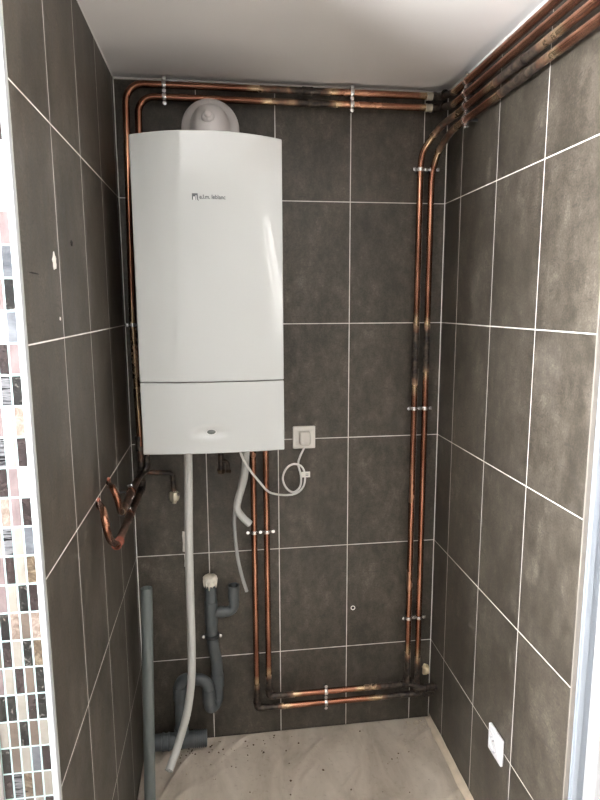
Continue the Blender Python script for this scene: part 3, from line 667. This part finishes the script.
# ------------------------------------------------------------------ grey waste pipes
bm = NB(); tube(bm, resample([Vector((0.058, -0.215, 0.712)), Vector((0.044, -0.265, 0.002))], 0.05), 0.0180, 32, inner=0.0155)
tag(link('waste_pipe', bm, [M['pvc_light'], M['dark_inside']], smooth=True, sharp=50), 'straight open grey pipe standing upright against the left wall', 'waste pipe')
ws = thing('waste_stack', 'dark grey waste pipe with a siphon loop and side socket under the boiler', 'waste pipe')
WY = -0.062; WX = 0.2525; WR = 0.0200
bm = NB()
path = fillet([(WX, WY, 0.640), (WX+0.001, WY, 0.420), (0.268, WY+0.015, 0.330), (0.267, WY+0.015, 0.176), (0.239, WY-0.026, 0.176), (0.236, WY-0.026, 0.292), (0.135, WY, 0.292), (0.135, WY, 0.075)], [0.3, 0.2, 0.023, 0.023, 0.034, 0.036], 10)
# S-shaped siphon: one continuous bent tube
tube(bm, resample(path, 0.02), WR, 28, inner=0.017); o = link('siphon_tube', bm, [M['pvc'], M['dark_inside']], ws, smooth=True, sharp=60)
def sleeve(c, ax, ln, r, name='sleeve'):
    bm = NB(); h = ln/2; lathe(bm, [(WR*0.9, -h), (r*0.96, -h), (r, -h+0.003), (r, h-0.003), (r*0.96, h), (WR*0.9, h)], c, ax, 28); link(name, bm, M['pvc'], ws, smooth=True, sharp=40)
sleeve((WX, WY, 0.530), Z, 0.085, 0.0228); sleeve((0.268, WY+0.015, 0.262), Z, 0.05, 0.0228); sleeve((0.135, WY, 0.232), Z, 0.050, 0.0235); sleeve((0.237, WY-0.026, 0.232), Z, 0.050, 0.0225)
bm = NB(); tube(bm, fillet([(WX, WY, 0.530), (0.333, WY, 0.530), (0.333, WY, 0.585)], 0.030, 12), 0.0175, 24); br = link('side_branch', bm, M['pvc'], ws, smooth=True, sharp=60)
bm = NB(); tube(bm, [(0.333, WY, 0.572), (0.333, WY, 0.627)], 0.0205, 28, inner=0.0170); link('branch_socket', bm, [M['pvc'], M['dark_inside']], br, smooth=True, sharp=40)
sleeve((0.290, WY, 0.530), X, 0.018, 0.0200)
bm = NB(); tube(bm, [(0.022, WY, 0.047), (0.225, WY, 0.047)], 0.028, 32); o = link('floor_tee', bm, M['pvc'], ws, smooth=True, sharp=40)
bm = NB(); tube(bm, [(0.135, WY, 0.05), (0.135, WY, 0.100)], 0.0250, 28); link('tee_branch', bm, M['pvc'], ws, smooth=True, sharp=40)
bm = NB()
for i in range(7):
    bm = NB(); lathe(bm, [(0.0275, -0.0025), (0.0305, -0.0015), (0.0305, 0.0015), (0.0275, 0.0025)], (0.178+i*0.007, WY, 0.047), X, 32); link('rib', bm, M['pvc'], ws, smooth=True, sharp=30)
for i in range(2):
    bm = NB(); lathe(bm, [(0.0275, -0.004), (0.0305, -0.003), (0.0305, 0.003), (0.0275, 0.004)], (0.070+i*0.020, WY, 0.047), X, 32); link('rib', bm, M['pvc'], ws, smooth=True, sharp=30)
# crumpled plug of tape and foam stuffed in the pipe top
bm = NB(); lathe(bm, [(0, -0.02), (0.016, -0.02), (0.0205, -0.012), (0.0235, -0.006), (0.0245, 0.004), (0.024, 0.014), (0.018, 0.020), (0.008, 0.022), (0, 0.0225)], (WX, WY, 0.648), Z, 36)
for a in (200, 235, 262, 292, 330, 20, 80, 140):
    d = Vector((math.cos(math.radians(a)), math.sin(math.radians(a)), 0)); L = random.uniform(0.014, 0.030)
    p = Vector((WX, WY, 0.648))+d*0.0225; tube(bm, [p+Z*0.006, p-Z*L*0.5, p-Z*L], 0.0042, 8, rf=lambda q: 1.1-0.75*q)
for v in bm.verts:
    n_ = noise.noise_vector(v.co*90); v.co += n_*0.0028
tag(link('tape_plug', bm, M['tape'], smooth=True), 'crumpled cream tape plug stuffed in the top of the grey stack', 'plug')
clip((WX+0.001, WY, 0.444), Z, 0, 1, 'black collar clip with two white screws round the grey stack', Y, group=None, r=0.0205, mat='black_rubber')

# ------------------------------------------------------------------ marks, patches and little fixings on the walls
def blob(name, c, nrm, pts, th, mat, label, cat):
    """irregular flat-ish lump on a wall: outline points (u,v) in metres"""
    nrm = Vector(nrm); up = Z if abs(nrm.z) < 0.5 else Y; sd = up.cross(nrm).normalized(); c = Vector(c); bm = NB()
    A = [bm.verts.new(c+sd*u+up*v-nrm*0.001) for u, v in pts]; B = [bm.verts.new(c+(sd*u+up*v)*0.92+nrm*th*0.5) for u, v in pts]; D = [bm.verts.new(c+(sd*u+up*v)*0.6+nrm*th*random.uniform(0.8, 1.2)) for u, v in pts]
    n = len(pts)
    for P_, Q_ in ((A, B), (B, D)):
        for k in range(n): bm.faces.new((P_[k], P_[(k+1) % n], Q_[(k+1) % n], Q_[k]))
    e = bm.verts.new(c+nrm*th)
    for k in range(n): bm.faces.new((D[k], D[(k+1) % n], e))
    bm.faces.new(A)
    return tag(link(name, bm, M[mat], smooth=True), label, cat)
def ring_pts(ru, rv, jit, n=16): return [(math.cos(2*PI*k/n)*ru*random.uniform(1-jit, 1+jit), math.sin(2*PI*k/n)*rv*random.uniform(1-jit, 1+jit)) for k in range(n)]
blob('plaster_patch', (0, -0.823, 1.671), (1, 0, 0), ring_pts(0.012, 0.0165, 0.40), 0.003, 'white_plaster', 'white plaster blob stuck on the left wall near its front', 'plaster patch')
blob('plaster_patch', (0, -0.675, 1.7225), (1, 0, 0), ring_pts(0.008, 0.006, 0.30, 10), 0.002, 'scratch', 'small dark filled hole on the upper left wall behind the white blob', 'filled hole')
blob('plaster_patch', (0, -0.808, 1.5660), (1, 0, 0), ring_pts(0.0035, 0.0035, 0.30, 10), 0.002, 'white_plaster', 'tiny pale speck on the left wall below the white blob', 'plaster speck')
blob('scratch_mark', (0, -0.955, 1.645), (1, 0, 0), [(-0.032, 0.0005), (-0.01, 0.0018), (0.02, 0.0012), (0.034, -0.0004), (0.02, -0.0012), (-0.01, -0.0010)], 0.0004, 'scratch', 'thin black scratch on the left wall beside the mosaic edge', 'scratch')
blob('plaster_patch', (1.063, 0, 0.204), (0, -1, 0), ring_pts(0.016, 0.024, 0.30), 0.020, 'plaster', 'cream plaster lump in the back corner above the low pipes', 'plaster patch')
blob('plaster_patch', (1.070, 0, 0.112), (0, -1, 0), ring_pts(0.006, 0.016, 0.30), 0.008, 'white_plaster', 'small pale plaster smear in the corner below the low pipes', 'plaster patch')
blob('paint_smear', (0.1640, 0, 0.765), (0, -1, 0), [(-0.006, -0.032), (0.004, -0.034), (0.0045, 0.0), (0.0055, 0.036), (0.002, 0.047), (-0.005, 0.047), (-0.006, 0.03), (-0.004, 0.0)], 0.0012, 'white_plaster', 'short upright white paint smear behind the long grey hose', 'paint smear')
blob('paint_smear', (0.1650, 0, 0.700), (0, -1, 0), [(-0.003, -0.022), (0.002, -0.026), (0.003, 0.0), (0.0015, 0.026), (-0.002, 0.026), (-0.001, 0.0)], 0.0006, 'caulk', 'faint grey smear on the tiles below the white paint smear', 'paint smear')
an = thing('wall_anchor', 'tiny round wall anchor in the lower middle of the back wall', 'wall anchor')
bm = NB(); lathe(bm, [(0.0052, -0.001), (0.0065, 0.002), (0.0085, 0.002), (0.0090, -0.001)], (0.7735, 0, 0.476), (0, -1, 0), 20); link('rim', bm, M['caulk'], an, smooth=True)
bm = NB(); lathe(bm, [(0, 0.0006), (0.0052, 0.0006), (0.0052, -0.001)], (0.7735, 0, 0.476), (0, -1, 0), 20); link('hole', bm, M['dark_inside'], an)
bm = NB(); lathe(bm, [(0, 0), (0.0025, 0), (0.002, 0.001), (0, 0.001)], (0.789, 0, 0.477), (0, -1, 0), 10); link('speck', bm, M['scratch'], an)
# red-brown sleeve ends where the two hooks enter the left wall
for (c, lb) in (((0, -0.570, 1.112), 'copper wall rosette round the lower pipe hook on the left wall'), ((0, -0.430, 1.123), 'copper wall rosette round the upper pipe hook on the left wall')):
    bm = NB(); lathe(bm, [(0.011, 0), (0.0150, 0), (0.0145, 0.003), (0.012, 0.005), (0.011, 0.005)], c, (1, 0, 0), 20)
    tag(link('pipe_rosette', bm, M['reddish'], smooth=True, sharp=40), lb, 'rosette')
